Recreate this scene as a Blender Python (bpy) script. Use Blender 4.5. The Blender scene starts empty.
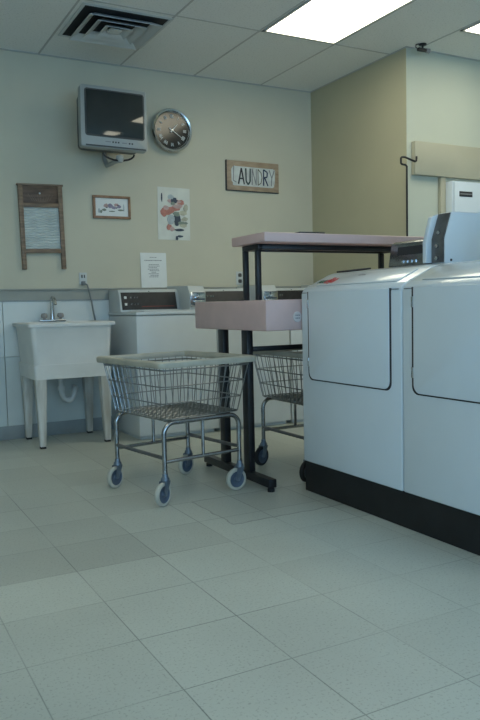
import bpy, bmesh, math, random
from mathutils import Vector, Matrix
random.seed(7)
S = bpy.context.scene
COL = S.collection
PI = math.pi

# ------------------------------------------------------------------ camera
CAMH = 0.934
PITCH, YAW, ROLL, FPX = 0.0752109, 0.4928748, -0.02248337, 734.09
F = Vector((math.sin(YAW)*math.cos(PITCH), math.cos(YAW)*math.cos(PITCH), -math.sin(PITCH)))
Rt = Vector((math.cos(YAW), -math.sin(YAW), 0))
U = Rt.cross(F)
c_, s_ = math.cos(ROLL), math.sin(ROLL)
R2 = c_*Rt + s_*U
U2 = -s_*Rt + c_*U
cd = bpy.data.cameras.new('camera')
cam = bpy.data.objects.new('camera', cd)
COL.objects.link(cam)
cd.sensor_fit = 'VERTICAL'
cd.sensor_height = 24.0
cd.lens = 24.0*FPX/720.0
cd.clip_start = 0.02
m = Matrix.Identity(4)
for i in range(3):
    m[i][0] = R2[i]; m[i][1] = U2[i]; m[i][2] = -F[i]
m[2][3] = CAMH
cam.matrix_world = m
S.camera = cam

# ------------------------------------------------------------------ world, light, exposure
S.view_settings.view_transform = 'Standard'
S.view_settings.look = 'None'
S.view_settings.gamma = 1
S.view_settings.use_curve_mapping = False
S.view_settings.exposure = 1.05
W = bpy.data.worlds.new('world'); S.world = W
W.use_nodes = True
bg = W.node_tree.nodes['Background']
bg.inputs[0].default_value = (0.38, 0.65, 0.98, 1)
bg.inputs[1].default_value = 3.7
D = 5.43          # back wall
H = 2.755         # ceiling
XR = 3.67         # return wall
YW = 4.20         # recess wall facing the room
ROOM = (-2.6, 5.8, -3.0, D)
LAMP = 2.9
LAMPCOL = (1.0, 0.95, 0.73)

def portal(loc, rot, sx, sy):
    l = bpy.data.lights.new('window_portal', 'AREA'); l.shape = 'RECTANGLE'; l.size = sx; l.size_y = sy
    l.cycles.is_portal = True
    o = bpy.data.objects.new('window_portal', l); COL.objects.link(o)
    o.location = loc; o.rotation_euler = rot
WINS = [(-1.9, -0.3), (0.1, 1.7), (2.1, 3.7)]       # openings in the wall behind the viewer (x0, x1)
WZ = (0.75, 2.3)
LWINS = [(-2.3, -0.7)]                   # openings in the left wall (y0, y1)
for a, b in WINS:
    portal(((a+b)/2, ROOM[2]-0.03, sum(WZ)/2), (PI/2, 0, 0), b-a, WZ[1]-WZ[0])
for a, b in LWINS:
    portal((ROOM[0]-0.03, (a+b)/2, sum(WZ)/2), (PI/2, 0, -PI/2), b-a, WZ[1]-WZ[0])

# ------------------------------------------------------------------ materials
MATS = {}
def mat(name, col, rough=0.5, metal=0.0, var=0.06, scale=12.0, bump=0.0, emit=None, alpha=None, coat=0.0, stretch=None, col2=None, spec=0.5):
    if name in MATS: return MATS[name]
    M = bpy.data.materials.new(name); M.use_nodes = True
    nt = M.node_tree; N = nt.nodes; L = nt.links
    b = N['Principled BSDF']
    b.inputs['Roughness'].default_value = rough
    b.inputs['Metallic'].default_value = metal
    b.inputs['Specular IOR Level'].default_value = spec
    b.inputs['Coat Weight'].default_value = coat
    tc = N.new('ShaderNodeTexCoord'); mp = N.new('ShaderNodeMapping')
    L.new(tc.outputs['Object'], mp.inputs[0])
    if stretch: mp.inputs['Scale'].default_value = stretch
    nz = N.new('ShaderNodeTexNoise'); nz.inputs['Scale'].default_value = scale; nz.inputs['Detail'].default_value = 4
    L.new(mp.outputs[0], nz.inputs['Vector'])
    rp = N.new('ShaderNodeValToRGB'); rp.color_ramp.elements[0].position = 0.3; rp.color_ramp.elements[1].position = 0.7
    c2 = col2 if col2 else tuple(x*(1-2*var) for x in col)
    rp.color_ramp.elements[0].color = (*c2, 1); rp.color_ramp.elements[1].color = (*col, 1)
    L.new(nz.outputs['Fac'], rp.inputs[0]); L.new(rp.outputs[0], b.inputs['Base Color'])
    if bump:
        bp = N.new('ShaderNodeBump'); bp.inputs['Strength'].default_value = bump; bp.inputs['Distance'].default_value = 0.002
        L.new(nz.outputs['Fac'], bp.inputs['Height']); L.new(bp.outputs[0], b.inputs['Normal'])
    if emit:
        b.inputs['Emission Color'].default_value = (*emit[0], 1); b.inputs['Emission Strength'].default_value = emit[1]
    MATS[name] = M
    return M

wall_m = mat('cream_wall_paint', (0.605, 0.575, 0.455), 0.75, var=0.03, scale=3, bump=0.15)
wall_y = mat('yellow_cream_wall_paint', (0.50, 0.475, 0.33), 0.75, var=0.03, scale=3, bump=0.15)
wall_w = mat('pale_wall_paint', (0.56, 0.585, 0.49), 0.75, var=0.02, scale=3, bump=0.1)
panel_m = mat('white_wall_panel', (0.70, 0.745, 0.73), 0.45, var=0.05, scale=4)
panel_l = mat('grey_wall_panel', (0.60, 0.655, 0.64), 0.5, var=0.06, scale=4)
ledge_m = mat('grey_ledge_board', (0.36, 0.37, 0.33), 0.6, var=0.05, scale=6)
base_m = mat('grey_vinyl_base', (0.31, 0.34, 0.34), 0.5, var=0.08, scale=8)
beam_m = mat('tan_beam_paint', (0.44, 0.42, 0.32), 0.7, var=0.04, scale=5)
metalgrid_m = mat('grey_ceiling_bar', (0.52, 0.53, 0.52), 0.6, var=0.05, scale=6)
enamel = mat('white_enamel', (0.68, 0.755, 0.81), 0.2, var=0.015, scale=5, coat=0.2)
enamel_old = mat('warm_white_enamel', (0.64, 0.675, 0.68), 0.35, var=0.03, scale=5)
console_m = mat('grey_white_console', (0.58, 0.61, 0.60), 0.4, var=0.03, scale=8)
blackpanel = mat('dark_control_panel', (0.030, 0.030, 0.033), 0.3, var=0.2, scale=20)
chrome = mat('chrome', (0.62, 0.63, 0.64), 0.18, 1.0, var=0.05, scale=15)
steel = mat('brushed_steel', (0.40, 0.41, 0.42), 0.25, 1.0, var=0.15, scale=30)
wire_m = mat('zinc_wire', (0.30, 0.31, 0.31), 0.3, 0.9, var=0.15, scale=30)
darksteel = mat('dull_grey_steel', (0.20, 0.20, 0.20), 0.4, 0.7, var=0.2, scale=20)
blackpaint = mat('black_painted_steel', (0.012, 0.012, 0.014), 0.4, var=0.2, scale=20)
blackbase = mat('black_base_paint', (0.010, 0.011, 0.013), 0.55, var=0.3, scale=12)
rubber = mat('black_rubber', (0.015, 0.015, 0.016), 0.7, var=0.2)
tyre_m = mat('cream_tyre', (0.52, 0.50, 0.42), 0.6, var=0.1)
hub_m = mat('blue_grey_wheel_hub', (0.09, 0.12, 0.17), 0.45, var=0.2)
zinc = mat('blue_zinc_fork', (0.22, 0.27, 0.33), 0.4, 0.6, var=0.2, scale=25)
rim_m = mat('beige_vinyl_bumper', (0.52, 0.49, 0.40), 0.5, var=0.15, scale=9, bump=0.2)
rim_d = mat('dark_grey_vinyl_bumper', (0.12, 0.12, 0.11), 0.5, var=0.15, scale=9)
pink = mat('dusty_pink_laminate', (0.62, 0.44, 0.42), 0.4, var=0.04, scale=10)
tub_m = mat('aged_white_plastic', (0.76, 0.755, 0.72), 0.5, var=0.05, scale=5, bump=0.1)
leg_m = mat('aged_cream_leg', (0.70, 0.71, 0.68), 0.55, var=0.16, scale=22, stretch=(1, 1, 0.12), col2=(0.36, 0.33, 0.27))
pvc = mat('white_pipe', (0.72, 0.74, 0.72), 0.4, var=0.05)
knob_m = mat('clear_knob', (0.40, 0.36, 0.33), 0.2, var=0.1)
wood = mat('brown_wood', (0.30, 0.205, 0.135), 0.55, var=0.25, scale=9, stretch=(1, 1, 8), bump=0.2)
wood_d = mat('dark_brown_wood', (0.19, 0.12, 0.08), 0.55, var=0.3, scale=12, stretch=(1, 1, 5), bump=0.2)
wood_l = mat('light_brown_frame', (0.36, 0.20, 0.11), 0.5, var=0.2, scale=20)
paper = mat('white_paper', (0.80, 0.82, 0.80), 0.8, var=0.02)
paper2 = mat('watercolour_paper', (0.74, 0.75, 0.68), 0.8, var=0.05, scale=14)
ink = mat('dark_ink', (0.03, 0.03, 0.035), 0.7)
ink_g = mat('grey_ink', (0.25, 0.26, 0.27), 0.7)
tvgrey = mat('silver_grey_plastic', (0.36, 0.38, 0.37), 0.4, var=0.03)
tvdark = mat('dark_grey_plastic', (0.06, 0.065, 0.065), 0.5)
screen = mat('dark_glass_screen', (0.025, 0.032, 0.033), 0.06, var=0.1, coat=0.3)
tile_m = None

def ceiling_mat():
    M = mat('ceiling_tile', (0.62, 0.64, 0.62), 0.9, var=0.0, scale=3, bump=0.0)
    nt = M.node_tree; N = nt.nodes; L = nt.links; b = N['Principled BSDF']
    tc = N.new('ShaderNodeTexCoord')
    v = N.new('ShaderNodeTexNoise'); v.inputs['Scale'].default_value = 90; v.inputs['Detail'].default_value = 3
    L.new(tc.outputs['Object'], v.inputs['Vector'])
    r = N.new('ShaderNodeValToRGB'); r.color_ramp.elements[0].position = 0.30; r.color_ramp.elements[1].position = 0.42
    r.color_ramp.elements[0].color = (0.62, 0.64, 0.62, 1); r.color_ramp.elements[1].color = (0.80, 0.82, 0.80, 1)
    L.new(v.outputs['Fac'], r.inputs[0]); L.new(r.outputs[0], b.inputs['Base Color'])
    return M

def floor_mat():
    M = bpy.data.materials.new('vinyl_tile_floor'); M.use_nodes = True
    nt = M.node_tree; N = nt.nodes; L = nt.links; b = N['Principled BSDF']
    tc = N.new('ShaderNodeTexCoord'); sp = N.new('ShaderNodeSeparateXYZ'); L.new(tc.outputs['Object'], sp.inputs[0])
    def math_(op, a, bb=None, c=None):
        n = N.new('ShaderNodeMath'); n.operation = op
        for i, x in enumerate((a, bb, c)):
            if x is None: continue
            if isinstance(x, (int, float)): n.inputs[i].default_value = x
            else: L.new(x, n.inputs[i])
        return n.outputs[0]
    T = 0.3115
    gx = math_('DIVIDE', math_('SUBTRACT', sp.outputs[0], 0.369 - 20*T), T)
    gy = math_('DIVIDE', math_('SUBTRACT', sp.outputs[1], 1.283 - 20*T), T)
    def seam(g):
        f = math_('FRACT', g)
        return math_('MINIMUM', f, math_('SUBTRACT', 1.0, f))
    d = math_('MINIMUM', seam(gx), seam(gy))
    line = math_('SUBTRACT', 1.0, math_('MINIMUM', math_('DIVIDE', d, 0.009), 1.0))
    nz = N.new('ShaderNodeTexNoise'); nz.inputs['Scale'].default_value = 1.6; nz.inputs['Detail'].default_value = 2
    L.new(tc.outputs['Object'], nz.inputs['Vector'])
    st = N.new('ShaderNodeMapRange'); st.inputs['From Min'].default_value = 0.38; st.inputs['From Max'].default_value = 0.6
    st.inputs['To Min'].default_value = 0.22; st.inputs['To Max'].default_value = 0.85
    L.new(nz.outputs['Fac'], st.inputs['Value'])
    linef = math_('MULTIPLY', line, st.outputs[0])
    # one tone per tile
    cb = N.new('ShaderNodeCombineXYZ')
    L.new(math_('FLOOR', gx), cb.inputs[0]); L.new(math_('FLOOR', gy), cb.inputs[1])
    wn = N.new('ShaderNodeTexWhiteNoise'); wn.noise_dimensions = '2D'; L.new(cb.outputs[0], wn.inputs['Vector'])
    # specks and mottling
    sk = N.new('ShaderNodeTexNoise'); sk.inputs['Scale'].default_value = 130; sk.inputs['Detail'].default_value = 3
    L.new(tc.outputs['Object'], sk.inputs['Vector'])
    r = N.new('ShaderNodeValToRGB')
    r.color_ramp.elements[0].position = 0.33; r.color_ramp.elements[0].color = (0.37, 0.39, 0.345, 1)
    r.color_ramp.elements[1].position = 0.43; r.color_ramp.elements[1].color = (0.50, 0.53, 0.475, 1)
    L.new(sk.outputs['Fac'], r.inputs[0])
    big = N.new('ShaderNodeTexNoise'); big.inputs['Scale'].default_value = 2.3; big.inputs['Detail'].default_value = 5
    L.new(tc.outputs['Object'], big.inputs['Vector'])
    tone = math_('ADD', math_('MULTIPLY', wn.outputs['Value'], 0.11), math_('MULTIPLY', big.outputs['Fac'], 0.30))
    tone = math_('ADD', tone, 0.76)
    def inside(c_, a_, b2):
        return math_('MULTIPLY', math_('GREATER_THAN', c_, a_), math_('LESS_THAN', c_, b2))
    X_, Y_ = sp.outputs[0], sp.outputs[1]
    old = math_('MULTIPLY', inside(X_, -3.0, 0.991), inside(Y_, 2.529, 3.152))      # block of darker, older tiles
    tone = math_('MULTIPLY', tone, math_('SUBTRACT', 1.0, math_('MULTIPLY', old, 0.13)))
    wob = N.new('ShaderNodeTexNoise'); wob.inputs['Scale'].default_value = 14; L.new(tc.outputs['Object'], wob.inputs['Vector'])
    Yw = math_('ADD', Y_, math_('MULTIPLY', math_('SUBTRACT', wob.outputs['Fac'], 0.5), 0.035))
    Xw_ = math_('ADD', X_, math_('MULTIPLY', math_('SUBTRACT', wob.outputs['Fac'], 0.5), 0.035))
    pin = math_('MULTIPLY', inside(Xw_, 1.42, 2.10), inside(Yw, 2.735, 3.15))       # worn patch by the plinth, dirty edge
    pout = math_('MULTIPLY', inside(Xw_, 1.412, 2.11), inside(Yw, 2.722, 3.155))
    edge = math_('SUBTRACT', pout, pin)
    tone = math_('MULTIPLY', tone, math_('SUBTRACT', 1.0, math_('MULTIPLY', pin, 0.10)))
    tone = math_('MULTIPLY', tone, math_('SUBTRACT', 1.0, math_('MULTIPLY', edge, 0.40)))
    mx = N.new('ShaderNodeMix'); mx.data_type = 'RGBA'; mx.blend_type = 'MULTIPLY'; mx.inputs['Factor'].default_value = 1
    L.new(r.outputs[0], mx.inputs['A']); L.new(tone, mx.inputs['B'])
    m2 = N.new('ShaderNodeMix'); m2.data_type = 'RGBA'
    L.new(linef, m2.inputs['Factor']); L.new(mx.outputs['Result'], m2.inputs['A']); m2.inputs['B'].default_value = (0.05, 0.06, 0.055, 1)
    L.new(m2.outputs['Result'], b.inputs['Base Color'])
    rr = N.new('ShaderNodeMapRange'); rr.inputs['To Min'].default_value = 0.28; rr.inputs['To Max'].default_value = 0.5
    L.new(big.outputs['Fac'], rr.inputs['Value']); L.new(rr.outputs[0], b.inputs['Roughness'])
    return M

def glass_mat():
    M = bpy.data.materials.new('window_glass'); M.use_nodes = True
    nt = M.node_tree; N = nt.nodes; L = nt.links; N.clear()
    o = N.new('ShaderNodeOutputMaterial'); mx = N.new('ShaderNodeMixShader'); t = N.new('ShaderNodeBsdfTransparent'); g = N.new('ShaderNodeBsdfGlossy')
    g.inputs['Roughness'].default_value = 0.02; mx.inputs[0].default_value = 0.06
    t.inputs[0].default_value = (0.93, 0.97, 0.97, 1)
    L.new(t.outputs[0], mx.inputs[1]); L.new(g.outputs[0], mx.inputs[2]); L.new(mx.outputs[0], o.inputs[0])
    return M
lampm = mat('lit_lamp_lens', (0.9, 0.9, 0.88), 0.6, emit=(LAMPCOL, LAMP))
glass = glass_mat()

# ------------------------------------------------------------------ mesh helpers
def rect_cs(w, h):
    return [(-w/2, -h/2), (w/2, -h/2), (w/2, h/2), (-w/2, h/2)]
class MB:
    def __init__(s): s.bm = bmesh.new()
    def box(s, x0, x1, y0, y1, z0, z1, bev=0.0, seg=2):
        r = bmesh.ops.create_cube(s.bm, size=1)
        vs = r['verts']
        for v in vs:
            v.co = Vector(((x0+x1)/2+v.co.x*(x1-x0), (y0+y1)/2+v.co.y*(y1-y0), (z0+z1)/2+v.co.z*(z1-z0)))
        if bev:
            es = {e for v in vs for e in v.link_edges}
            bmesh.ops.bevel(s.bm, geom=list(es), offset=bev, segments=seg, affect='EDGES', profile=0.5)
        return s
    def prism(s, pts, axis, a, b, bev=0.0, seg=2):
        """closed outline pts (2d) pulled along axis 0/1/2 from a to b"""
        def P(p, t):
            if axis == 0: return (t, p[0], p[1])
            if axis == 1: return (p[0], t, p[1])
            return (p[0], p[1], t)
        A = [s.bm.verts.new(P(p, a)) for p in pts]; B = [s.bm.verts.new(P(p, b)) for p in pts]
        fs = [s.bm.faces.new(A), s.bm.faces.new(B[::-1])]
        n = len(pts)
        for i in range(n): fs.append(s.bm.faces.new((A[i], B[i], B[(i+1) % n], A[(i+1) % n])))
        bmesh.ops.recalc_face_normals(s.bm, faces=fs)
        if bev:
            es = {e for f in fs for e in f.edges}
            bmesh.ops.bevel(s.bm, geom=list(es), offset=bev, segments=seg, affect='EDGES', profile=0.5)
        return s
    def tube(s, pts, r, n=8, closed=False, cs=None, up=None):
        """sweep a circle (or cross section cs) along pts"""
        pts = [Vector(p) for p in pts]; k = len(pts); rings = []
        prev = None
        for i, p in enumerate(pts):
            if closed:
                t = (pts[(i+1) % k]-p).normalized() + (p-pts[i-1]).normalized()
            elif i == 0: t = pts[1]-p
            elif i == k-1: t = p-pts[i-1]
            else: t = (pts[i+1]-p).normalized() + (p-pts[i-1]).normalized()
            if t.length < 1e-9: t = pts[(i+1) % k]-p
            t.normalize()
            if up is not None: a = Vector(up)
            elif prev is not None: a = prev
            else: a = Vector((0, 0, 1)) if abs(t.z) < 0.9 else Vector((1, 0, 0))
            a = (a - t*a.dot(t))
            if a.length < 1e-6: a = Vector((1, 0, 0)) - t*t.x
            a.normalize(); prev = a; b = t.cross(a)
            ri = r[i] if isinstance(r, (list, tuple)) else r
            if cs:
                ring = [s.bm.verts.new(p + b*c[0] + a*c[1]) for c in cs]
            else:
                ring = [s.bm.verts.new(p + (a*math.cos(2*PI*j/n) + b*math.sin(2*PI*j/n))*ri) for j in range(n)]
            rings.append(ring)
        n = len(rings[0]); fs = []
        for i in range(k if closed else k-1):
            A = rings[i]; B = rings[(i+1) % k]
            for j in range(n): fs.append(s.bm.faces.new((A[j], A[(j+1) % n], B[(j+1) % n], B[j])))
        if not closed:
            fs.append(s.bm.faces.new(rings[0][::-1])); fs.append(s.bm.faces.new(rings[-1]))
        bmesh.ops.recalc_face_normals(s.bm, faces=fs)
        return s
    def lathe(s, prof, n=32, axis=2, c=(0, 0, 0)):
        """prof: (radius, height) along the axis; closed at radius 0"""
        rings = []
        c = Vector(c)
        def P(r, h, t):
            x, y = r*math.cos(t), r*math.sin(t)
            return c + Vector({2: (x, y, h), 1: (x, h, y), 0: (h, x, y)}[axis])
        for r, h in prof:
            if r < 1e-6: rings.append([s.bm.verts.new(P(0, h, 0))])
            else: rings.append([s.bm.verts.new(P(r, h, 2*PI*j/n)) for j in range(n)])
        fs = []
        for A, B in zip(rings, rings[1:]):
            for j in range(n):
                k = (j+1) % n
                if len(A) == 1 and len(B) == 1: continue
                if len(A) == 1: fs.append(s.bm.faces.new((A[0], B[j], B[k])))
                elif len(B) == 1: fs.append(s.bm.faces.new((A[j], A[k], B[0])))
                else: fs.append(s.bm.faces.new((A[j], A[k], B[k], B[j])))
        bmesh.ops.recalc_face_normals(s.bm, faces=fs)
        return s
    def build(s, name, material, parent=None, smooth=True, kind=None, label=None):
        me = bpy.data.meshes.new(name); s.bm.normal_update(); s.bm.to_mesh(me); s.bm.free()
        me.materials.append(material)
        if smooth:
            for p in me.polygons: p.use_smooth = True
            me.set_sharp_from_angle(angle=math.radians(38))
        o = bpy.data.objects.new(name, me); COL.objects.link(o)
        if parent: o.parent = parent
        if kind: o['kind'] = kind
        if label: o['label'] = label
        return o
def build_each(mb, name, material, parent):
    # every loose piece of the mesh becomes a part of its own
    bm = mb.bm; bm.verts.index_update(); seen = set(); out = []
    for v in list(bm.verts):
        if v in seen: continue
        st = [v]; seen.add(v); isl = []
        while st:
            q_ = st.pop(); isl.append(q_)
            for e in q_.link_edges:
                w_ = e.other_vert(q_)
                if w_ not in seen: seen.add(w_); st.append(w_)
        n_ = MB(); mp_ = {q_: n_.bm.verts.new(q_.co) for q_ in isl}
        for f_ in {f_ for q_ in isl for f_ in q_.link_faces}: n_.bm.faces.new([mp_[x_] for x_ in f_.verts])
        out.append(n_.build(name, material, parent))
    bm.free()
    return out
def struct(name, mb, m_): return mb.build(name, m_, kind='structure')
def thing(name, label, cat, loc=(0, 0, 0), rz=0.0, group=None):
    o = bpy.data.objects.new(name, None); COL.objects.link(o); o.empty_display_size = 0.05
    o.location = loc; o.rotation_euler = (0, 0, rz); o['label'] = label; o['category'] = cat
    if group: o['group'] = group
    return o
def tag(o, label, cat, group=None):
    o['label'] = label; o['category'] = cat
    if group: o['group'] = group
    return o
def dup(root, loc, rz, label):
    r = root.copy(); COL.objects.link(r); r.location = loc; r.rotation_euler = (0, 0, rz); r['label'] = label
    for ch in list(root.children):
        c = ch.copy(); COL.objects.link(c); c.parent = r
        for g in list(ch.children):
            d = g.copy(); COL.objects.link(d); d.parent = c
    return r
def arc(cx, cz, r, a0, a1, n=6):
    return [(cx+r*math.cos(a0+(a1-a0)*i/n), cz+r*math.sin(a0+(a1-a0)*i/n)) for i in range(n+1)]
def rrect(x0, x1, z0, z1, r, n=5):
    return (arc(x1-r, z1-r, r, 0, PI/2, n)+arc(x0+r, z1-r, r, PI/2, PI, n)+arc(x0+r, z0+r, r, PI, 1.5*PI, n)+arc(x1-r, z0+r, r, 1.5*PI, 2*PI, n))

# ------------------------------------------------------------------ room shell
x0, x1, y0, y1 = ROOM
FM = floor_mat(); CM = ceiling_mat()
struct('floor', MB().box(x0-.1, x1+.1, y0-.1, y1+.1, -.1, 0), FM)
struct('ceiling', MB().box(x0-.1, x1+.1, y0-.1, y1+.1, H, H+.1), CM)
struct('wall_back', MB().box(x0-.1, XR+.1, y1, y1+.1, 0, H), wall_m)
struct('wall_right', MB().box(XR, XR+.1, YW+.002, y1, 0, H), wall_y)
struct('wall_recess', MB().box(XR+.001, x1, YW, YW+.1, 0, H), wall_w)
struct('wall_east', MB().box(x1, x1+.1, y0, YW, 0, H), wall_w)
b = MB(); xs = x0
for a, c in WINS:
    b.box(xs, a, y0-.1, y0, 0, H); b.box(a, c, y0-.1, y0, 0, WZ[0]); b.box(a, c, y0-.1, y0, WZ[1], H); xs = c
b.box(xs, x1, y0-.1, y0, 0, H)
struct('wall_front', b, wall_m)
b = MB(); ys = y0
for a, c in LWINS:
    b.box(x0-.1, x0, ys, a, 0, H); b.box(x0-.1, x0, a, c, 0, WZ[0]); b.box(x0-.1, x0, a, c, WZ[1], H); ys = c
b.box(x0-.1, x0, ys, y1, 0, H)
struct('wall_left', b, wall_m)
n = 1
for a, c in WINS:
    f = MB()
    for p in ((a, a+.05), (c-.05, c), ((a+c)/2-.025, (a+c)/2+.025)): f.box(p[0], p[1], y0-.08, y0-.02, WZ[0], WZ[1])
    f.box(a, c, y0-.08, y0-.02, WZ[0], WZ[0]+.05).box(a, c, y0-.08, y0-.02, WZ[1]-.05, WZ[1])
    w = struct('window_%d' % n, f, metalgrid_m); MB().box(a+.05, c-.05, y0-.055, y0-.045, WZ[0]+.05, WZ[1]-.05).build('pane', glass, w); n += 1
for a, c in LWINS:
    f = MB()
    for p in ((a, a+.05), (c-.05, c), ((a+c)/2-.025, (a+c)/2+.025)): f.box(x0-.08, x0-.02, p[0], p[1], WZ[0], WZ[1])
    f.box(x0-.08, x0-.02, a, c, WZ[0], WZ[0]+.05).box(x0-.08, x0-.02, a, c, WZ[1]-.05, WZ[1])
    w = struct('window_%d' % n, f, metalgrid_m); MB().box(x0-.055, x0-.045, a+.05, c-.05, WZ[0]+.05, WZ[1]-.05).build('pane', glass, w); n += 1

# panelled lower wall: ledge, upper and lower panels, seams, vinyl base
LZ = 1.083
struct('trim_1', MB().box(x0, XR, D-.035, D, LZ-.012, LZ, .003), ledge_m)
struct('trim_2', MB().box(x0, XR, D-.022, D, LZ-.085, LZ-.012), ledge_m)
struct('trim_3', MB().box(x0, XR, D-.028, D, LZ-.091, LZ-.083), base_m)
pb = MB(); xx = -2.6
for xa, xb in ((-2.6, -0.20), (-0.195, 0.995), (1.0, 2.215), (2.22, XR)):
    pb.box(xa, xb, D-.020, D, .60, LZ-.091)
struct('trim_4', pb, panel_m)
pb = MB()
for xa, xb in ((-2.6, -0.20), (-0.195, 0.995), (1.0, 2.215), (2.22, XR)):
    pb.box(xa, xb, D-.020, D, .10, .597)
struct('trim_5', pb, panel_l)
struct('baseboard_back', MB().box(x0, XR, D-.026, D, 0, .10, .004), base_m)
struct('baseboard_right', MB().box(XR-.006, XR, YW, D-.03, 0, .10), base_m)

# ceiling grid bars
TX = [0.11+.61*k for k in range(-4, 10)]
TY = [4.365-1.22*k for k in range(0, 7)]
g = MB()
for t in TX:
    if t > 3.70: g.box(t-.006, t+.006, y0, YW, H-.003, H)
    else: g.box(t-.006, t+.006, y0, y1, H-.003, H)
for t in TY: g.box(x0, XR if t > YW else x1, t-.006, t+.006, H-.0025, H)
g.box(x0, XR, D-.02, D, H-.004, H)
g.box(XR-.015, XR, YW, D, H-.004, H); g.box(XR-.015, x1, YW-.018, YW, H-.004, H)
struct('trim_6', g, metalgrid_m)

# fluorescent ceiling lamps (recessed in the grid)
def troffer(xa, ya, xb, yb, label):
    t = thing('ceiling_light', label, 'ceiling light', ((xa+xb)/2, (ya+yb)/2, H))
    w, l = (xb-xa)/2, (yb-ya)/2
    f = MB().box(-w, -w+.018, -l, l, -.008, 0).box(w-.018, w, -l, l, -.008, 0).box(-w, w, -l, -l+.018, -.008, 0).box(-w, w, l-.018, l, -.008, 0)
    f.build('lamp_frame', metalgrid_m, t)
    MB().box(-w+.018, w-.018, -l+.018, l-.018, -.005, -.0005).build('diffuser', lampm, t)
    return t
troffer(2.565, 3.155, 3.15, 4.355, 'large lit fluorescent ceiling light panel nearest the back wall')
troffer(3.785, 2.585, 4.375, 3.785, 'lit fluorescent ceiling light panel cut off at the right edge beyond the small ceiling camera')
troffer(0.125, 1.935, 0.705, 3.135, 'lit fluorescent ceiling light above the open floor, outside the view')
troffer(2.565, -0.5, 3.15, 0.7, 'lit fluorescent ceiling light above the near end of the room, outside the view')
troffer(-1.7, -1.7, -1.11, -0.5, 'lit fluorescent ceiling light by the left windows, outside the view')

# air vent
v = thing('ceiling_vent', 'square stepped white metal air vent in the ceiling above the television', 'vent', (1.655, 4.705, H))
def ring(mb, r0, z0, r1, z1, t=.004):
    a = [(-1, -1), (1, -1), (1, 1), (-1, 1)]
    V = [[mb.bm.verts.new((p[0]*r, p[1]*r, z)) for p in a] for r, z in ((r0, z0), (r1, z1), (r1, z1+t), (r0, z0+t))]
    for i in range(4):
        A, B = V[i], V[(i+1) % 4]
        for j in range(4): mb.bm.faces.new((A[j], A[(j+1) % 4], B[(j+1) % 4], B[j]))
    bmesh.ops.recalc_face_normals(mb.bm, faces=mb.bm.faces[:])
    return mb
ring(ring(MB(), .295, -.006, .278, -.006), .278, -.008, .272, -.004).build('vent_frame', console_m, v)
MB().box(-.27, .27, -.27, .27, -.0035, -.001).build('duct', rubber, v)
for r in (.250, .176, .103):
    ring(MB(), r-.012, -.040, r-.062, -.010).build('louvre', console_m, v)
MB().box(-.038, .038, -.038, .038, -.034, -.026).build('centre_plate', console_m, v)

# ------------------------------------------------------------------ top-loading washers along the back wall
def make_washer():
    t = thing('washing_machine', '', 'washing machine', (0, 0, 0), 0, 'top-loading washers along the back wall')
    w = .618; yb = .60   # local: x 0..w, y 0 (front) .. yb
    body = MB().box(0, w, 0, yb, .03, .872, .006).box(.02, w-.02, .04, yb-.02, 0, .03)
    body.build('body', enamel_old, t)
    MB().box(-.002, w+.002, -.008, yb, .875, .900, .006, 3).build('top_deck', enamel_old, t)
    MB().box(.07, w-.07, .03, .30, .9005, .907, .003).build('lid', enamel_old, t)
    con = [(.325, .900), (.362, 1.040), (.385, 1.064), (.59, 1.064), (.59, .900)]
    MB().prism(con, 0, .004, w-.004, .004).build('console', console_m, t)
    # slanted control panel
    ny, nz = -.967, .255
    def sl(z): return .325+(z-.900)/(1.040-.900)*.037
    za, zb = .914, 1.042
    p = MB().prism([(sl(za)-.003, za), (sl(zb)-.003, zb), (sl(zb)+.004, zb), (sl(za)+.004, za)], 0, .018, .452)
    cp = p.build('control_panel', blackpanel, t)
    k = MB()
    for zz in (.955, 1.004):
        k.box(.040, .058, sl(zz)-.010, sl(zz), zz-.009, zz+.009, .002)
    build_each(k, 'white_button', paper, cp)
    k = MB()
    for zz in (.955, 1.004):
        for xq in (.085, .115, .135): k.box(xq, xq+.012, sl(zz)-.007, sl(zz), zz-.006, zz+.006)
    build_each(k, 'small_button', steel, cp)
    MB().box(.17, .43, sl(.938)-.0045, sl(.938)-.002, .934, .940).build('red_stripe', mat('dull_red_print', (.22, .05, .04), .5), cp)
    MB().box(.238, .244, .361, .366, 1.045, 1.051).build('screw', ink, t)
    # coin meter
    cm = MB().prism([(.15, .902), (.145, 1.02), (.185, 1.082), (.58, 1.092), (.58, .902)], 0, .475, .607, .006)
    cb = cm.build('coin_meter', console_m, t)
    pl = MB().box(.480, .602, .137, .147, .925, 1.035, .002); pl.build('coin_plate', chrome, cb)
    s = MB().box(.50, .58, .120, .139, .952, .972, .003).box(.515, .565, .105, .139, .99, 1.005, .003)
    s.tube([(.541, .139, 1.02), (.541, .125, 1.02)], .010)
    s.build('coin_slide', chrome, cb)
    MB().box(.49, .592, .134, .138, .976, .986).box(.49, .592, .134, .138, 1.025, 1.031).box(.49, .592, .134, .138, .936, .946).build('slot', hub_m, cb)
    return t
ws = make_washer()
ws.location = (1.774, 4.802, 0); ws['label'] = 'white top-loading washing machine beside the laundry sink, its dark control panel in view'
dup(ws, (2.400, 4.802, 0), 0, 'middle white top-loading washer behind the pink folding table')
dup(ws, (3.030, 4.802, 0), 0, 'rightmost white top-loading washer, mostly hidden behind the large front-loading machines')

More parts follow.
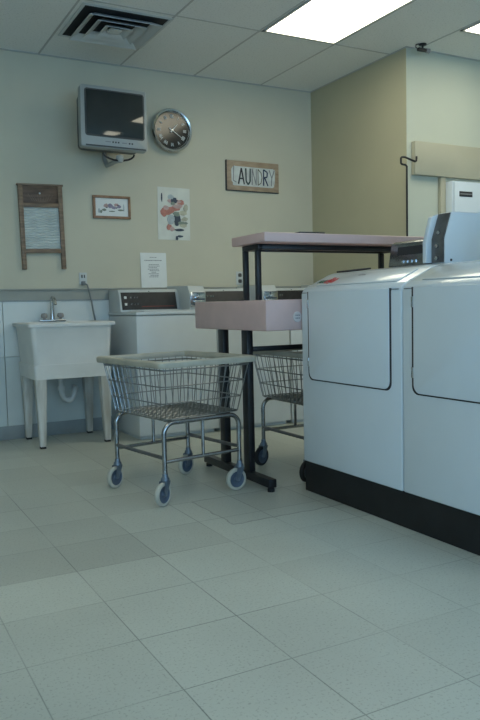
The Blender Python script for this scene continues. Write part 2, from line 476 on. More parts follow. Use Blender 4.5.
# ------------------------------------------------------------------ laundry sink
sk = thing('laundry_sink', 'aged white utility sink tub on four tapered legs against the wall', 'sink', (1.355, 5.14, 0))
def loop(w, d, z, r=.03, n=4, bm=None, dy=0.0):
    return [bm.verts.new((p[0], p[1]+dy, z)) for p in rrect(-w, w, -d, d, r, n)]
mb = MB()
rings = []
for (w, d, z, r) in ((.235, .210, .53, .03), (.262, .236, .553, .04), (.282, .246, .81, .04), (.285, .250, .815, .04), (.298, .258, .815, .02), (.300, .260, .822, .02), (.300, .260, .836, .02), (.292, .254, .842, .03),
                     (.262, .20, .842, .05), (.255, .19, .83, .05), (.215, .165, .58, .06), (.18, .14, .565, .05)):
    rings.append(loop(w, d, z, r, 4, mb.bm))
for A, B in zip(rings, rings[1:]):
    for j in range(len(A)): mb.bm.faces.new((A[j], A[(j+1) % len(A)], B[(j+1) % len(A)], B[j]))
mb.bm.faces.new(rings[0]); mb.bm.faces.new(rings[-1])
bmesh.ops.recalc_face_normals(mb.bm, faces=mb.bm.faces[:])
mb.build('basin', tub_m, sk)
mb = MB(); rings = []
for (w, d, z) in ((.263, .236, .464), (.271, .245, .562), (.263, .237, .562), (.255, .228, .464)):
    rings.append(loop(w, d, z, .02, 4, mb.bm))
for i in range(4):
    A, B = rings[i], rings[(i+1) % 4]
    for j in range(len(A)): mb.bm.faces.new((A[j], A[(j+1) % len(A)], B[(j+1) % len(A)], B[j]))
bmesh.ops.recalc_face_normals(mb.bm, faces=mb.bm.faces[:])
mb.build('skirt', tub_m, sk)
for sx in (-1, 1):
    for sy in (-1, 1):
        q = MB(); R_ = []
        for z, o, wd in ((0, 0, .040), (.25, 0, .058), (.456, 0, .076)):
            cx, cy = sx*(.2245-.06*(wd-.04)), sy*(.213-.36*(wd-.04))
            R_.append([q.bm.verts.new((cx+a*wd/2, cy+b_*wd/2, z+.012)) for a, b_ in ((-1, -1), (1, -1), (1, 1), (-1, 1))])
        for A, B in zip(R_, R_[1:]):
            for j in range(4): q.bm.faces.new((A[j], A[(j+1) % 4], B[(j+1) % 4], B[j]))
        q.bm.faces.new(R_[0]); q.bm.faces.new(R_[-1])
        bmesh.ops.recalc_face_normals(q.bm, faces=q.bm.faces[:])
        bmesh.ops.bevel(q.bm, geom=q.bm.edges[:], offset=.004, segments=2, affect='EDGES')
        lg = q.build('leg', leg_m, sk)
        MB().box(sx*.2245-.018, sx*.2245+.018, sy*.213-.018, sy*.213+.018, 0, .013).build('foot', rubber, lg)
d = MB()
d.tube([(-.0, .12, .55), (0, .12, .36), (.004, .12, .32), (.02, .12, .285), (.05, .12, .272), (.08, .12, .285), (.095, .12, .32), (.10, .13, .34), (.12, .16, .35), (.13, .255, .35)], .019, 12)
d.tube([(0, .12, .43), (0, .12, .455)], .027, 14).tube([(.03, .12, .28), (.055, .12, .272), (.075, .12, .282)], .024, 12).tube([(0, .12, .345), (0, .12, .375)], .026, 14)
d.build('drain_pipe', pvc, sk)
f = MB().box(-.115, .075, .19, .235, .842, .858, .006)
f.tube([(-.02, .212, .855), (-.02, .212, .98), (-.02, .205, 1.003), (-.02, .185, 1.014), (-.02, .155, 1.010), (-.02, .13, .99), (-.02, .12, .965)], [.016, .014, .013, .013, .013, .013, .013], 12)
fa = f.build('faucet', chrome, sk)
for xx in (-.078, .040):
    MB().lathe([(0, .856), (.010, .856), (.010, .868), (.022, .872), (.025, .885), (.020, .902), (0, .905)], 12, 2, (xx, .212, 0)).build('tap_handle', knob_m, fa)

# outlets and cord
def outlet(x, z, label):
    o = thing('wall_outlet', label, 'outlet', (x, D, z))
    MB().box(-.034, .034, -.006, 0, -.055, .055, .003).build('cover_plate', console_m, o)
    for s in (-.025, .025):
        MB().prism(rrect(-.016, .016, s-.015, s+.015, .008, 3), 1, -.009, -.006).build('socket', tvdark, o)
    return o
outlet(2.93, 1.155, 'wall outlet above the middle washer, just left of the shelf posts')
o = thing('wall_outlet', 'small wall outlet with a grey plug above the laundry sink', 'outlet', (1.595, D, 1.155))
MB().box(-.03, .03, -.006, 0, -.045, .045, .003).build('cover_plate', console_m, o)
MB().box(-.014, -.004, -.008, -.005, .005, .028).box(.006, .014, -.008, -.005, .005, .028).build('socket', tvdark, o)
c = MB().box(1.578, 1.604, D-.035, D-.006, 1.105, 1.135, .004)
c.tube([(1.60, D-.022, 1.118), (1.618, D-.03, 1.108), (1.628, D-.045, 1.05), (1.640, D-.052, .98), (1.652, D-.048, .9), (1.672, D-.045, .8), (1.68, D-.035, .5)], .0065, 8)
tag(c.build('power_cord', mat('grey_cord', (.22, .24, .24), .5)), 'grey plugged cord hanging from the outlet behind the sink', 'cord')

# ------------------------------------------------------------------ television on a wall bracket
tv = thing('television', 'grey box television mounted high on the back wall, screen off', 'television', (1.745, 5.03, 2.045), math.radians(-1))
tv.rotation_euler = (math.radians(-2), math.radians(1.2), math.radians(-2))
MB().prism(rrect(-.240, .240, 0, .425, .018, 4), 1, 0, .07, .006).build('front_frame', tvgrey, tv)
q = MB(); R_ = []
for y, w, za, zb in ((.065, .225, .015, .41), (.20, .215, .02, .40), (.30, .14, .05, .34), (.36, .12, .07, .30)):
    R_.append([q.bm.verts.new((p[0], y, p[1])) for p in rrect(-w, w, za, zb, .03, 3)])
for A, B in zip(R_, R_[1:]):
    for j in range(len(A)): q.bm.faces.new((A[j], A[(j+1) % len(A)], B[(j+1) % len(A)], B[j]))
q.bm.faces.new(R_[0]); q.bm.faces.new(R_[-1]); bmesh.ops.recalc_face_normals(q.bm, faces=q.bm.faces[:])
q.build('rear_shell', tvdark, tv)
MB().prism(rrect(-.212, .218, .075, .402, .02, 4), 1, -.002, .01).build('screen_surround', tvdark, tv)
q = MB(); nx, nz = 14, 10; G = []
for i in range(nx+1):
    row = []
    for j in range(nz+1):
        u, w_ = i/nx*2-1, j/nz*2-1
        row.append(q.bm.verts.new((.003+u*.203, -.003-.016*(1-.5*u*u-.5*w_*w_), .239+w_*.152)))
    G.append(row)
for i in range(nx):
    for j in range(nz): q.bm.faces.new((G[i][j], G[i+1][j], G[i+1][j+1], G[i][j+1]))
bmesh.ops.recalc_face_normals(q.bm, faces=q.bm.faces[:])
if q.bm.faces[0].normal.y > 0: bmesh.ops.reverse_faces(q.bm, faces=q.bm.faces[:])
q.build('screen', screen, tv)
MB().box(-.21, .225, -.006, .0, .006, .016, .002).build('lower_slot', tvdark, tv)
q = MB()
for xq in (-.02, .0, .02, .10, .12): q.box(xq, xq+.010, -.003, 0, .040, .050)
build_each(q, 'button', ink, tv)
for xa_, xb_ in ((-.07, -.03), (.05, .085)): MB().box(xa_, xb_, -.002, 0, .042, .048).build('printed_text', ink_g, tv)
br = thing('television_bracket', 'dark metal swivel bracket holding the television off the wall', 'bracket', (1.79, D, 2.02))
MB().box(-.06, .06, -.012, 0, .10, .30, .003).build('wall_plate', darksteel, br)
MB().tube([(0, -.014, .16), (0, -.020, .08), (0, -.024, .02), (0, -.07, -.03), (0, -.36, -.04)], .016, 12).lathe([(0, -.062), (.018, -.058), (.028, -.045), (.030, -.03), (.024, -.012), (0, .0)], 16, 2, (0, -.36, 0)).build('arm', tvgrey, br)
pts = [(-.01+.115*math.cos(a), -.37, .0-.048*abs(math.sin(a))) for a in [PI+PI*i/10 for i in range(11)]]
MB().tube(pts, .007, 8).build('yoke', blackpaint, br)

# ------------------------------------------------------------------ clock
ck = thing('wall_clock', 'round silver-rimmed wall clock with a dark face beside the television', 'clock', (2.332, D, 2.300))
ck.rotation_euler = (math.radians(0), 0, 0)
MB().lathe([(0, 0), (.140, 0), (.150, -.03), (.165, -.045), (.168, -.058), (.160, -.070), (.148, -.066), (.142, -.052), (.139, -.050)], 48, 1).build('rim', chrome, ck)
MB().lathe([(.143, -.048), (0, -.050)], 48, 1).build('face', mat('black_clock_face', (.010, .012, .012), .14, coat=.0), ck)
def bar(mb, a, b_, w, y0_, y1_, w2=None):
    a = Vector(a); b_ = Vector(b_); d_ = (b_-a).normalized(); n_ = Vector((-d_.y, d_.x)); w2 = w if w2 is None else w2
    mb.prism([tuple(a+n_*w/2), tuple(b_+n_*w2/2), tuple(b_-n_*w2/2), tuple(a-n_*w/2)], 1, y0_, y1_)
ROM = ['XII', 'I', 'II', 'III', 'IIII', 'V', 'VI', 'VII', 'VIII', 'IX', 'X', 'XI']
for i, s in enumerate(ROM):
    q = MB()
    a = PI/2-i*PI/6; er = Vector((math.cos(a), math.sin(a))); et = Vector((math.sin(a), -math.cos(a)))
    wd = {'I': .008, 'V': .016, 'X': .015}; tot = sum(wd[ch] for ch in s); p = -tot/2
    for ch in s:
        def pt(u, v): return tuple(er*(.108+v*.026)+et*(p+u*wd[ch]))
        if ch == 'I': bar(q, pt(.5, -.5), pt(.5, .5), .0038, -.0535, -.051)
        elif ch == 'V': bar(q, pt(.1, .5), pt(.5, -.5), .0038, -.0535, -.051); bar(q, pt(.9, .5), pt(.5, -.5), .0025, -.0535, -.051)
        else: bar(q, pt(.1, .5), pt(.9, -.5), .0038, -.0535, -.051); bar(q, pt(.9, .5), pt(.1, -.5), .0025, -.0535, -.051)
        p += wd[ch]
    q.build('numeral', paper, ck)
q = MB(); a = math.radians(-33); bar(q, (-.03*math.cos(a), -.03*math.sin(a)), (.105*math.cos(a), .105*math.sin(a)), .008, -.058, -.056, .003); q.build('minute_hand', paper, ck)
q = MB(); a = math.radians(48); bar(q, (-.02*math.cos(a), -.02*math.sin(a)), (.068*math.cos(a), .068*math.sin(a)), .010, -.061, -.059, .004); q.build('hour_hand', paper, ck)
MB().lathe([(0, -.064), (.007, -.063), (.007, -.05)], 12, 1).build('hub', chrome, ck)

# ------------------------------------------------------------------ washboard
wb = thing('washboard', 'old wooden washboard with ribbed glass hanging on the back wall', 'washboard', (1.308, D, 1.222))
wb.rotation_euler = (0, math.radians(-1.0), 0)
w = .158
for s in (-1, 1): MB().prism([(s*w, .0), (s*(w-.030), .0), (s*(w-.032), .60), (s*w, .605)], 1, -.034, -.004, .003).build('side_rail', wood, wb)
MB().box(-.128, .128, -.026, -.008, .475, .600, .003).build('top_board', wood_d, wb)
MB().box(-.128, .128, -.032, -.006, .445, .475, .003).build('cross_rail', wood, wb)
MB().box(-.128, .128, -.032, -.006, .118, .148, .003).build('cross_rail', wood, wb)
MB().box(-.166, .166, -.036, -.004, .598, .612, .003).build('top_rail', wood, wb)
q = MB(); nz_, nx_ = 80, 24; G = []
for j in range(nz_+1):
    z = .148+(.297)*j/nz_
    G.append([q.bm.verts.new((-.128+.256*i/nx_, -.016-.0035*math.sin(j/nz_*2*PI*15+1.1*math.sin(i/nx_*2*PI*3)), z)) for i in range(nx_+1)])
for j in range(nz_):
    for i in range(nx_): q.bm.faces.new((G[j][i], G[j][i+1], G[j+1][i+1], G[j+1][i]))
bmesh.ops.recalc_face_normals(q.bm, faces=q.bm.faces[:])
q.bm.normal_update()
q.build('ribbed_glass', mat('blue_grey_ribbed_glass', (.60, .66, .64), .25, var=.1, coat=.6), wb)
MB().lathe([(0, -.031), (.006, -.029), (.007, -.026)], 10, 1, (-.005, 0, .545)).build('nail', paper, wb)
q = MB()
for k in range(9):
    xk = -.06+.015*k; bar(q, (xk, .49), (xk*1.5, .53+.012*math.cos(k*1.7)), .002, -.0272, -.0258)
q.build('worn_print', wood, wb)

# ------------------------------------------------------------------ framed picture, poster, notice, sign
def blob(mb, x, z, rx, rz, y0_, y1_, seed=0, n=14):
    rnd = random.Random(seed)
    mb.prism([(x+rx*math.cos(2*PI*i/n)*rnd.uniform(.72, 1.1), z+rz*math.sin(2*PI*i/n)*rnd.uniform(.72, 1.1)) for i in range(n)], 1, y0_, y1_)
C_ = {k: mat(k+'_watercolour', v_, .8, var=.15, scale=30) for k, v_ in {'red': (.58, .25, .20), 'rose': (.62, .44, .41), 'slate': (.08, .10, .13), 'leaf': (.28, .33, .27), 'sky': (.50, .56, .58), 'buff': (.60, .58, .44), 'violet': (.36, .33, .44)}.items()}
fr = thing('framed_picture', 'small brown-framed flower print between the washboard and the poster', 'picture', (1.836, D, 1.692)); 
q = MB(); w, h, e = .148, .086, .019
q.box(-w, w, -.022, 0, h-e, h, .003).box(-w, w, -.022, 0, -h, -h+e, .003).box(-w, -w+e, -.022, 0, -h+e, h-e, .003).box(w-e, w, -.022, 0, -h+e, h-e, .003)
q.build('frame', wood_l, fr)
pr = MB().box(-w+e, w-e, -.010, -.002, -h+e, h-e).build('print', paper, fr)
for cn, items in {'rose': [(-.045, .012, .022, .016), (.035, .018, .02, .013)], 'violet': [(-.012, .010, .022, .018), (.058, .006, .018, .014), (.015, -.002, .022, .012)], 'sky': [(-.10, -.028, .008, .02), (.095, .0, .005, .03)], 'slate': [(.03, -.004, .016, .006), (.05, .015, .01, .006), (-.04, -.002, .008, .005)], 'leaf': [(-.06, -.02, .02, .010), (-.085, -.035, .01, .014), (.07, -.02, .025, .007), (0, -.03, .03, .005)]}.items():
    q = MB()
    for i, (a, b_, c, d_) in enumerate(items): blob(q, a, b_, c, d_, -.0115-.0003*i, -.0098, i+len(cn))
    build_each(q, 'painted_shape', C_[cn], pr)
po = thing('poster', 'curling white paper poster with red and grey flowers beneath the clock', 'poster', (2.350, D, 1.663))
po.rotation_euler = (0, math.radians(.8), 0)
q = MB()
fr_ = [(-.138+.276*i/16, -.0045-.0018*math.sin(i*.8)) for i in range(17)]
q.prism(fr_ + [(x, y+.0012) for x, y in fr_[::-1]], 2, -.205, .205)
sh = q.build('sheet', paper2, po, smooth=False)
PS = {'red': [(-.060, .020, .060, .032), (.0, .040, .06, .022), (-.085, .0, .03, .028), (.055, .09, .035, .025), (-.045, -.105, .028, .026)],
      'rose': [(.03, .06, .05, .02), (-.07, .045, .03, .02), (-.02, -.12, .022, .02), (.0, .1, .06, .02)],
      'slate': [(.0, .105, .030, .026), (.025, -.04, .034, .055), (.045, -.125, .045, .012), (.045, -.175, .028, .010), (.02, -.19, .012, .018), (-.105, .125, .006, .04)],
      'leaf': [(-.01, .08, .02, .015), (.02, .0, .03, .02), (.06, -.07, .03, .016), (.10, -.07, .018, .01)],
      'buff': [(.075, .01, .040, .02), (.09, -.04, .03, .02), (.08, -.09, .035, .015), (.1, .05, .02, .03)],
      'sky': [(-.03, -.05, .035, .045), (-.03, .13, .03, .02)]}
for k, (cn, items) in enumerate(PS.items()):
    q = MB()
    for i, (a, b_, c, d_) in enumerate(items): blob(q, a, b_, c, d_, -.0092-.0004*k-.00005*i, -.0070, i*7+k)
    build_each(q, 'painted_shape', C_[cn], sh)
no = thing('paper_notice', 'white printed paper notice standing on the ledge behind the first washer', 'notice', (2.163, D-.012, LZ))
no.rotation_euler = (math.radians(-2.5), 0, 0)
sh = MB().box(-.108, .108, -.0012, 0, 0, .272).build('sheet', paper, no)
q = MB(); rnd = random.Random(3)
def words(q, x0_, x1_, z, hh, y=-.0012):
    x = x0_
    while x < x1_-.004:
        l = rnd.uniform(.006, .016); l = min(l, x1_-x); q.box(x, x+l, y-.0006, y, z-hh/2, z+hh/2); x += l+.003
words(q, -.075, .075, .212, .006)
for i, (a, b_) in enumerate([(-.04, .045), (-.045, .05), (-.04, .03), (-.05, .04), (-.035, .045), (-.02, .02), (-.045, .04), (-.03, .04), (-.04, .035)]): words(q, a, b_, .180-.012*i, .0045)
words(q, -.03, .03, .236, .004)
q.build('printed_text', ink_g, sh)

STR = {'L': [((.25, 1), (.15, .1)), ((.15, .1), (.8, .0))], 'A': [((.05, 0), (.5, 1)), ((.5, 1), (.95, 0)), ((.2, .35), (.8, .35))],
       'U': [((.1, 1), (.15, .2)), ((.15, .2), (.5, 0)), ((.5, 0), (.85, .2)), ((.85, .2), (.9, 1))], 'N': [((.1, 0), (.12, 1)), ((.12, 1), (.85, 0)), ((.85, 0), (.9, 1))],
       'D': [((.1, 0), (.1, 1)), ((.1, 1), (.7, .8)), ((.7, .8), (.9, .5)), ((.9, .5), (.7, .15)), ((.7, .15), (.1, 0))],
       'R': [((.1, 0), (.1, 1)), ((.1, 1), (.8, .85)), ((.8, .85), (.75, .55)), ((.75, .55), (.1, .5)), ((.3, .5), (.9, 0))], 'Y': [((.05, 1), (.5, .5)), ((.95, 1), (.5, .5)), ((.5, .5), (.4, 0))]}
sg = thing('laundry_sign', 'brown wooden sign with hand-lettered word LAUNDRY on a pale centre', 'sign', (3.070, D, 1.995))
sg.rotation_euler = (0, math.radians(.4), 0)
MB().box(-.250, .250, -.018, 0, -.122, .122, .003).build('board', mat('worn_tan_wood', (.46, .35, .24), .6, var=.2, scale=10, stretch=(1, 1, 4), col2=(.30, .21, .14)), sg)
q = MB(); pts = rrect(-.205, .215, -.080, .082, .035, 5); rnd = random.Random(5)
q.prism([(x*rnd.uniform(.95, 1.02), z*rnd.uniform(.9, 1.05)) for x, z in pts], 1, -.0190, -.017); q.build('pale_centre', mat('whitewash', (.68, .71, .68), .7, var=.12, scale=18), sg)
MB().box(-.252, -.246, -.019, .0, -.122, .122).box(-.25, .25, -.0195, 0, -.124, -.119).build('dark_edge', ink, sg)
lx = -.195; cols = [ink_g, ink, mat('dark_teal_ink', (.04, .07, .07), .7), ink_g, mat('brown_ink', (.12, .11, .08), .7), mat('navy_ink', (.02, .04, .09), .7), ink_g]
for ch, cw, cm_, lw in zip('LAUNDRY', (.050, .066, .058, .056, .052, .056, .06), cols, (.007, .013, .014, .009, .007, .012, .009)):
    q = MB()
    zt, zl = (.078, -.055) if ch == 'L' else (.064, -.068)
    for a, b_ in STR[ch]:
        bar(q, (lx+a[0]*cw*.92, zl+a[1]*(zt-zl)), (lx+b_[0]*cw*.92, zl+b_[1]*(zt-zl)), lw, -.0215, -.0188, lw*.8)
    q.build('letter', cm_, sg); lx += cw+.0015

# ------------------------------------------------------------------ recess wall: beam, post, white cabinet, hanging rod, ceiling camera
tag(MB().box(3.712, 5.6, YW-.045, YW-.001, 1.850, 2.090, .004).build('wall_beam', beam_m), 'tan boxed beam mounted across the recess wall above the white cabinet', 'beam')
tag(MB().box(3.970, 4.018, YW-.035, YW-.001, 0, 1.849, .003).build('wall_post', beam_m), 'narrow tan vertical board under the beam, left of the white cabinet', 'post')
cbn = thing('wall_cabinet', 'white metal cabinet with a dark label under the tan beam', 'cabinet', (4.02, YW-.10, 0))
MB().box(0, .62, 0, .098, .02, 1.815, .006).box(.01, .61, .01, .09, 0, .02).build('body', enamel, cbn)
MB().box(.008, .612, -.014, -.001, .06, 1.808, .005).build('door', enamel, cbn)
lb = MB().box(.055, .185, -.018, -.0135, 1.700, 1.738, .001).build('label_plate', ink, cbn)
q = MB(); words(q, .062, .178, 1.719, .010, -.018); q.build('printed_text', ink_g, lb)

rod = thing('hanging_rod', 'black bent metal rod standing by the wall corner with a hook at the top', 'rod', (3.575, 4.09, 0))
q = MB().tube([(.0, 0, .006), (.0, 0, 1.885), (-.012, 0, 1.895), (-.044, 0, 1.897), (-.054, 0, 1.905), (-.054, 0, 1.938), (-.045, 0, 1.948), (-.02, 0, 1.950), (.075, 0, 1.925), (.087, 0, 1.93), (.09, 0, 1.945), (.09, 0, 1.962)], .0075, 10)
q.build('rod', blackpaint, rod)
MB().lathe([(0, 0), (.075, 0), (.075, .006), (.02, .012), (0, .012)], 24, 2).build('foot', blackpaint, rod)

sc = thing('ceiling_camera', 'tiny black camera hanging from the ceiling at the wall corner', 'camera', (3.735, 4.10, H))
MB().lathe([(0, 0), (.028, 0), (.028, -.008), (.008, -.012), (.006, -.035), (0, -.035)], 14, 2).build('mount', blackpaint, sc)
MB().box(-.045, .03, -.013, .013, -.052, -.030, .004).build('body', blackpaint, sc)
MB().lathe([(0, 0), (.015, 0), (.017, .03), (0, .03)], 12, 0, (.030, 0, -.041)).build('lens', ink_g, sc)
MB().tube([(-.04, 0, -.04), (-.065, 0, -.03), (-.06, .0, -.012), (-.03, .0, -.004)], .004, 6).build('cable', blackpaint, sc)

# ------------------------------------------------------------------ pink folding table with raised shelf
tb = thing('folding_table', 'pink laminate folding table on black steel legs with a raised pink shelf', 'table', (1.785, 3.05, 0))
TL = 1.055
MB().box(0, TL, 0, .81, .803, .954, .006, 3).build('tabletop', pink, tb)
MB().box(0, TL+.045, 0, .338, 1.232, 1.278, .005, 3).build('upper_shelf', pink, tb)
for xx in (.045, .925):
    MB().box(xx-.022, xx+.022, .04, .79, .022, .065, .004).build('foot_bar', blackpaint, tb)
    for yy in (.06, .765): MB().lathe([(0, 0), (.018, 0), (.018, .016), (.008, .022), (0, .022)], 12, 2, (xx, yy, 0)).build('leveller', rubber, tb)
    for yy in (.275, .545): MB().box(xx-.018, xx+.018, yy-.031, yy+.031, .066, .801, .004).build('leg', blackpaint, tb)
    for yy in (.145, .272): MB().box(xx-.0125, xx+.0125, yy-.0125, yy+.0125, .955, 1.205, .002).build('shelf_post', blackpaint, tb)
MB().box(.045, .925, .12, .145, 1.205, 1.231, .002).box(.045, .925, .26, .285, 1.205, 1.231, .002).box(.033, .058, .12, .285, 1.205, 1.231, .002).box(.912, .937, .12, .285, 1.205, 1.231, .002).build('shelf_frame', blackpaint, tb)
MB().box(.068, .902, .265, .285, .690, .715, .003).build('crossbar', blackpaint, tb)
# round embossed badge on the end of the tabletop
q = MB().lathe([(0, -.0035), (.024, -.0035), (.026, 0)], 28, 1, (.178, 0, .868)); bd = q.build('badge', mat('pale_badge', (.66, .60, .60), .4), tb)
q = MB()
for z in (.862, .876): 
    for xk in (-.012, -.003, .006): q.box(.178+xk, .184+xk, -.0045, -.0034, z-.003, z+.003)
q.build('badge_mark', ink_g, bd)
mg = MB().box(2.02, 2.17, 3.10, 3.30, 1.2785, 1.290, .002).build('magazine', mat('dark_magazine_cover', (.05, .05, .055), .35, var=.3, scale=18)); tag(mg, 'thin dark magazine lying on the raised pink shelf', 'magazine')

# ------------------------------------------------------------------ front-loading machines on the black plinth
pbm = tag(MB().box(1.992, 2.70, 1.40, 3.045, 0, .150, .004).build('machine_plinth', blackbase), 'long black plinth under the two large white front-loading machines', 'plinth')
def make_front_loader():
    t = thing('front_loading_washer', '', 'washing machine', (0, 0, 0), 0, 'large front-loading washers on the black plinth')
    Wd = .735      # local: y 0 (near) .. Wd (far), x 0 front .. .71 back, z from plinth top
    prof = [(.0, .003), (.0, .828), (.008, .845), (.030, .862), (.160, .920), (.19, .929), (.36, .946), (.60, .960), (.70, .962), (.70, .003)]
    MB().prism(prof, 1, 0, Wd, .007, 3).build('body', enamel, t)
    MB().box(-.002, .004, .015, Wd-.012, .832, .8345).build('panel_seam', tvdark, t)
    pts = rrect(.052, .664, .418, .840, .035, 6)
    pts = [(y, min(z, .838)) for y, z in pts]
    # square the top corners
    pts = [(.664, .838), (.070, .838)] + arc(.070+.035, .418+.035, .035, PI, 1.5*PI, 6) + arc(.664-.035, .418+.035, .035, 1.5*PI, 2*PI, 6)
    gap = [(y+(.014 if y > .36 else -.008), z+(-.006 if z < .6 else 0)) for y, z in pts]
    MB().prism(gap, 0, -.0015, .002).build('door_gap', ink, t)
    dr = MB().prism(pts, 0, -.0075, -.0016, .003, 3).build('door', enamel, t)
    for zz in (.78, .50): MB().box(-.010, -.001, .6645, .674, zz-.022, zz+.022, .002).build('hinge', chrome, dr)
    # sloping fascia above the door: raised edge, printed badge
    ang = math.atan2(.920-.862, .160-.030)
    def fas(u, off=0.0):      # u metres up the slope
        return (.030+u*math.cos(ang)-off*math.sin(ang), .862+u*math.sin(ang)+off*math.cos(ang))
    a, b_ = fas(.004), fas(.132); c, d_ = fas(.132, .005), fas(.004, .005)
    MB().prism([a, b_, c, d_], 1, .065, .655, .002).build('fascia', enamel, t)
    q = MB()
    def fl(mb, y_, u0, u1, wd=.006, o0=.0050, o1=.0062):
        mb.prism([fas(u0, o0), fas(u1, o0), fas(u1, o1), fas(u0, o1)], 1, y_, y_+wd)
    for k, (ya, u0, u1) in enumerate([(.50, .03, .06), (.507, .055, .075), (.516, .035, .06), (.525, .02, .045), (.533, .045, .08), (.542, .03, .05), (.55, .055, .085), (.559, .03, .06), (.567, .04, .055)]): fl(q, ya+.05, u0-.006, u1+.006, .007)
    q.build('red_badge', mat('red_print', (.45, .02, .02), .5), t)
    q = MB()
    for k in range(5): fl(q, .632+k*.010, .030+.006*(k % 2), .065-.008*(k % 3), .005)
    q.build('green_badge', mat('green_print', (.02, .12, .06), .5), t)
    q = MB()
    for k in range(4): fl(q, .38+k*.014, .098, .104, .010)
    q.build('small_print', ink_g, t)
    # control housing and coin meter on the rear of the lid
    q = MB().prism([(.40, .950), (.418, 1.062), (.445, 1.074), (.69, 1.078), (.69, .950)], 1, .300, .560, .005)
    ch = q.build('control_housing', steel, t)
    MB().prism([(.4060, 1.005), (.4122, 1.044), (.4170, 1.044), (.4110, 1.005)], 1, .325, .50).build('dark_slot', ink, ch)
    q = MB()
    for k in range(4): q.box(.397, .405, .36+k*.03, .372+k*.03, .965, .977)
    build_each(q, 'button', chrome, ch)
    q = MB().prism([(.420, .950), (.420, 1.060), (.462, 1.182), (.70, 1.184), (.70, .950)], 1, .190, .275, .004)
    cv = q.build('coin_vault', enamel, t)
    MB().prism([(.414, .955), (.414, 1.062), (.455, 1.178), (.460, 1.176), (.4205, 1.060), (.4205, .955)], 1, .196, .270).build('coin_plate', darksteel, cv)
    MB().prism([(.385, .955), (.385, 1.05), (.42, 1.165), (.46, 1.18), (.50, 1.18), (.50, .955)], 1, .276, .299, .003).build('side_flange', enamel, t)
    q = MB()
    for zz in (.975, 1.03, 1.09):
        xq = .413 if zz < 1.06 else .425
        q.lathe([(0, -.010), (.009, -.009), (.010, .002)], 12, 0, (xq, .232, zz))
    build_each(q, 'lock', chrome, cv)
    MB().lathe([(0, -.002), (.006, -.0018), (.006, .001)], 10, 1, (.455, .189, .965)).build('screw', ink, cv)
    return t
fl1 = make_front_loader()
fl1.location = (1.98, 2.303, .150)
fl1['label'] = 'large white front-loading washer at the far end of the plinth, beside the folding table'
f2 = dup(fl1, (1.98, 1.562, .150), 0, 'large white front-loading washer nearest the camera, cut off by the right edge')
for ch_ in list(f2.children):
    if 'badge' in ch_.name: bpy.data.objects.remove(ch_)
tg = MB().box(-.07, .07, -.05, .05, -.004, .004, .002).build('notebook', ink); tg.location = (2.25, 2.97, 1.0925); tg.rotation_euler = (0, -.1, 0)
tag(tg, 'thin black notebook lying on the far front-loading washer', 'notebook')

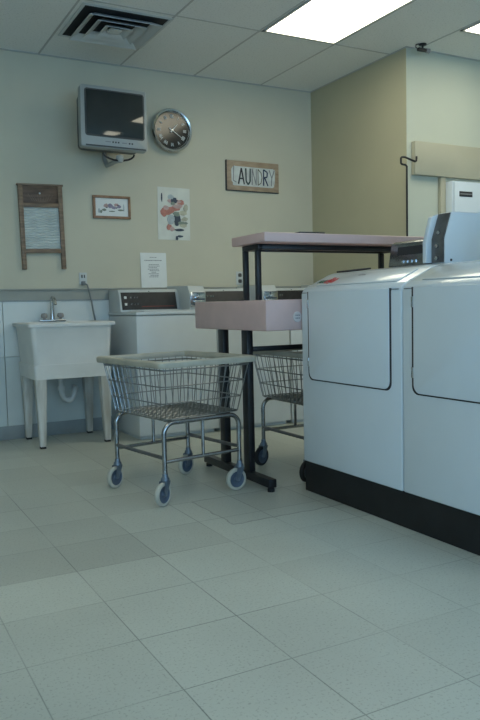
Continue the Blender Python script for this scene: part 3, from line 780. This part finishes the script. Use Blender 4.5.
# ------------------------------------------------------------------ wire laundry carts
def make_cart():
    t = thing('laundry_cart', '', 'laundry cart', (0, 0, 0), 0, 'wire laundry carts on casters')
    RZ, BZ = .668, .405
    RW, RD, BW, BD = .268, .312, .225, .240
    # bumper rim
    pts = []
    for (x, y) in rrect(-RW, RW, -RD, RD, .016, 3): pts.append((x, y, RZ))
    cs = [(.013, -.016), (.017, -.008), (.017, .008), (.012, .014), (-.012, .014), (-.016, .008), (-.016, -.008), (-.012, -.016)]
    MB().tube(pts, 0, closed=True, cs=cs, up=(0, 0, 1)).build('rim', rim_m, t)
    def ringpts(f, n=4, r=.03):
        w_, d_ = BW+(RW-.01-BW)*f, BD+(RD-.01-BD)*f
        return [(x, y, BZ+(RZ-.01-BZ)*f) for x, y in rrect(-w_, w_, -d_, d_, r, n)]
    q = MB()
    for f in (0.0, .30, .62): q.tube(ringpts(f), .0030, 6, closed=True)
    q.tube(ringpts(.93), .0040, 6, closed=True)
    def P(s, u, f):
        w_, d_ = BW+(RW-.01-BW)*f, BD+(RD-.01-BD)*f; z = BZ+(RZ-.01-BZ)*f
        if s == 0: return (u*w_, -d_, z)
        if s == 1: return (u*w_, d_, z)
        if s == 2: return (-w_, u*d_, z)
        return (w_, u*d_, z)
    for s in range(4):
        k = 12 if s < 2 else 13
        for i in range(k):
            u = -.93+1.86*i/(k-1)
            q.tube([P(s, u, 0), P(s, u, 1)], .0024, 5)
    q.build('side_wires', wire_m, t)
    q = MB()
    for i in range(1, 16):
        x = -BW+2*BW*i/16; q.tube([(x, -BD, BZ), (x, BD, BZ)], .0021, 5)
    for i in range(1, 13):
        y = -BD+2*BD*i/13; q.tube([(-BW, y, BZ-.004), (BW, y, BZ-.004)], .0024, 5)
    q.build('bottom_grid', wire_m, t)
    # tubular frame: a bent hoop front and back, stretchers between
    LX, LY = .220, .236
    for sy in (-1, 1):
        q = MB(); y = sy*LY; zt = BZ-.018; r = .055
        a = [(-LX, y, .130), (-LX, y, zt-r)] + [(-LX+r-r*math.cos(k*PI/12), y, zt-r+r*math.sin(k*PI/12)) for k in range(1, 7)] + \
            [(LX-r+r*math.sin(k*PI/12), y, zt-r+r*math.cos(k*PI/12)) for k in range(0, 6)] + [(LX, y, zt-r), (LX, y, .130)]
        q.tube(a, .0115, 10); q.build('hoop_leg', steel, t)
        MB().tube([(-LX, y, .205), (LX, y, .205)], .0095, 8).tube([(0, y, .205), (0, y, zt)], .0085, 8).build('stretcher', steel, t)
    for sx in (-1, 1):
        MB().tube([(sx*LX, -LY, .222), (sx*LX, LY, .222)], .0095, 8).build('stretcher', darksteel, t)
        MB().tube([(sx*(LX-.06), -LY, BZ-.018), (sx*(LX-.06), LY, BZ-.018)], .008, 8).build('basket_support', steel, t)
    WR = .056
    for i, (sx, sy, an) in enumerate(((-1, -1, 22), (1, -1, -6), (-1, 1, 20), (1, 1, 14))):
        a = math.radians(an); dx, dy = -math.cos(a)*.022, -math.sin(a)*.022
        cx, cy = sx*LX, sy*LY
        ax = Vector((math.sin(a), -math.cos(a), 0))
        wc = Vector((cx+dx, cy+dy, WR))
        # wheel axis horizontal; lathe then rotate
        def wheel(prof):
            m_ = MB(); m_.lathe(prof, 28, 1)
            ang_ = math.atan2(ax.y, ax.x)-PI/2
            bmesh.ops.rotate(m_.bm, verts=m_.bm.verts[:], cent=(0, 0, 0), matrix=Matrix.Rotation(ang_, 3, 'Z'))
            bmesh.ops.translate(m_.bm, verts=m_.bm.verts[:], vec=wc)
            return m_
        fk = MB(); fk.lathe([(0, .112), (.020, .112), (.022, .118), (.020, .128), (.014, .136), (.013, .15), (0, .15)], 14, 2, (cx, cy, 0))
        fwd = Vector((-ax.y, ax.x, 0)); 
        for sd in (-1, 1):
            c0 = Vector((cx, cy, 0))+ax*sd*.0175; w0 = wc+ax*sd*.0175
            u_ = (Vector((wc.x-cx, wc.y-cy, 0))).normalized()
            A = [c0-u_*.018+Vector((0, 0, .116)), c0+u_*.022+Vector((0, 0, .116)), w0+u_*.012+Vector((0, 0, 0)), w0-u_*.010-Vector((0, 0, .008))]
            vs = [fk.bm.verts.new(p+ax*sd*.0015) for p in A]+[fk.bm.verts.new(p-ax*sd*.0015) for p in A]
            fk.bm.faces.new(vs[:4]); fk.bm.faces.new(vs[4:][::-1])
            for j in range(4): fk.bm.faces.new((vs[j], vs[4+j], vs[4+(j+1) % 4], vs[(j+1) % 4]))
        fk.tube([wc-ax*.021, wc+ax*.021], .007, 8)
        bmesh.ops.recalc_face_normals(fk.bm, faces=fk.bm.faces[:])
        ca = fk.build('caster', zinc, t)
        wheel([(.041, -.012), (.050, -.012), (WR, -.006), (WR, .006), (.050, .012), (.041, .012), (.041, -.012)]).build('tyre', tyre_m, ca)
        wheel([(0, -.008), (.010, -.012), (.016, -.007), (.034, -.007), (.0415, -.011), (.0415, .011), (.034, .007), (.016, .007), (.010, .012), (0, .008)]).build('wheel_hub', hub_m, ca)
    return t
cart = make_cart()
cart.location = (1.468, 3.435, 0); cart.rotation_euler = (0, 0, math.radians(9))
cart['label'] = 'wire laundry cart with beige bumper rim, standing in the open before the washers'
c2 = dup(cart, (2.330, 3.425, 0), math.radians(0), 'wire laundry cart parked under the pink folding table, partly hidden by the machines')

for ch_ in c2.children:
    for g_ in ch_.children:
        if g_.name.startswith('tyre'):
            g_.data = g_.data.copy(); g_.data.materials[0] = rubber; g_['label'] = 'dark tyre'  # tyres coloured darker than on the first cart
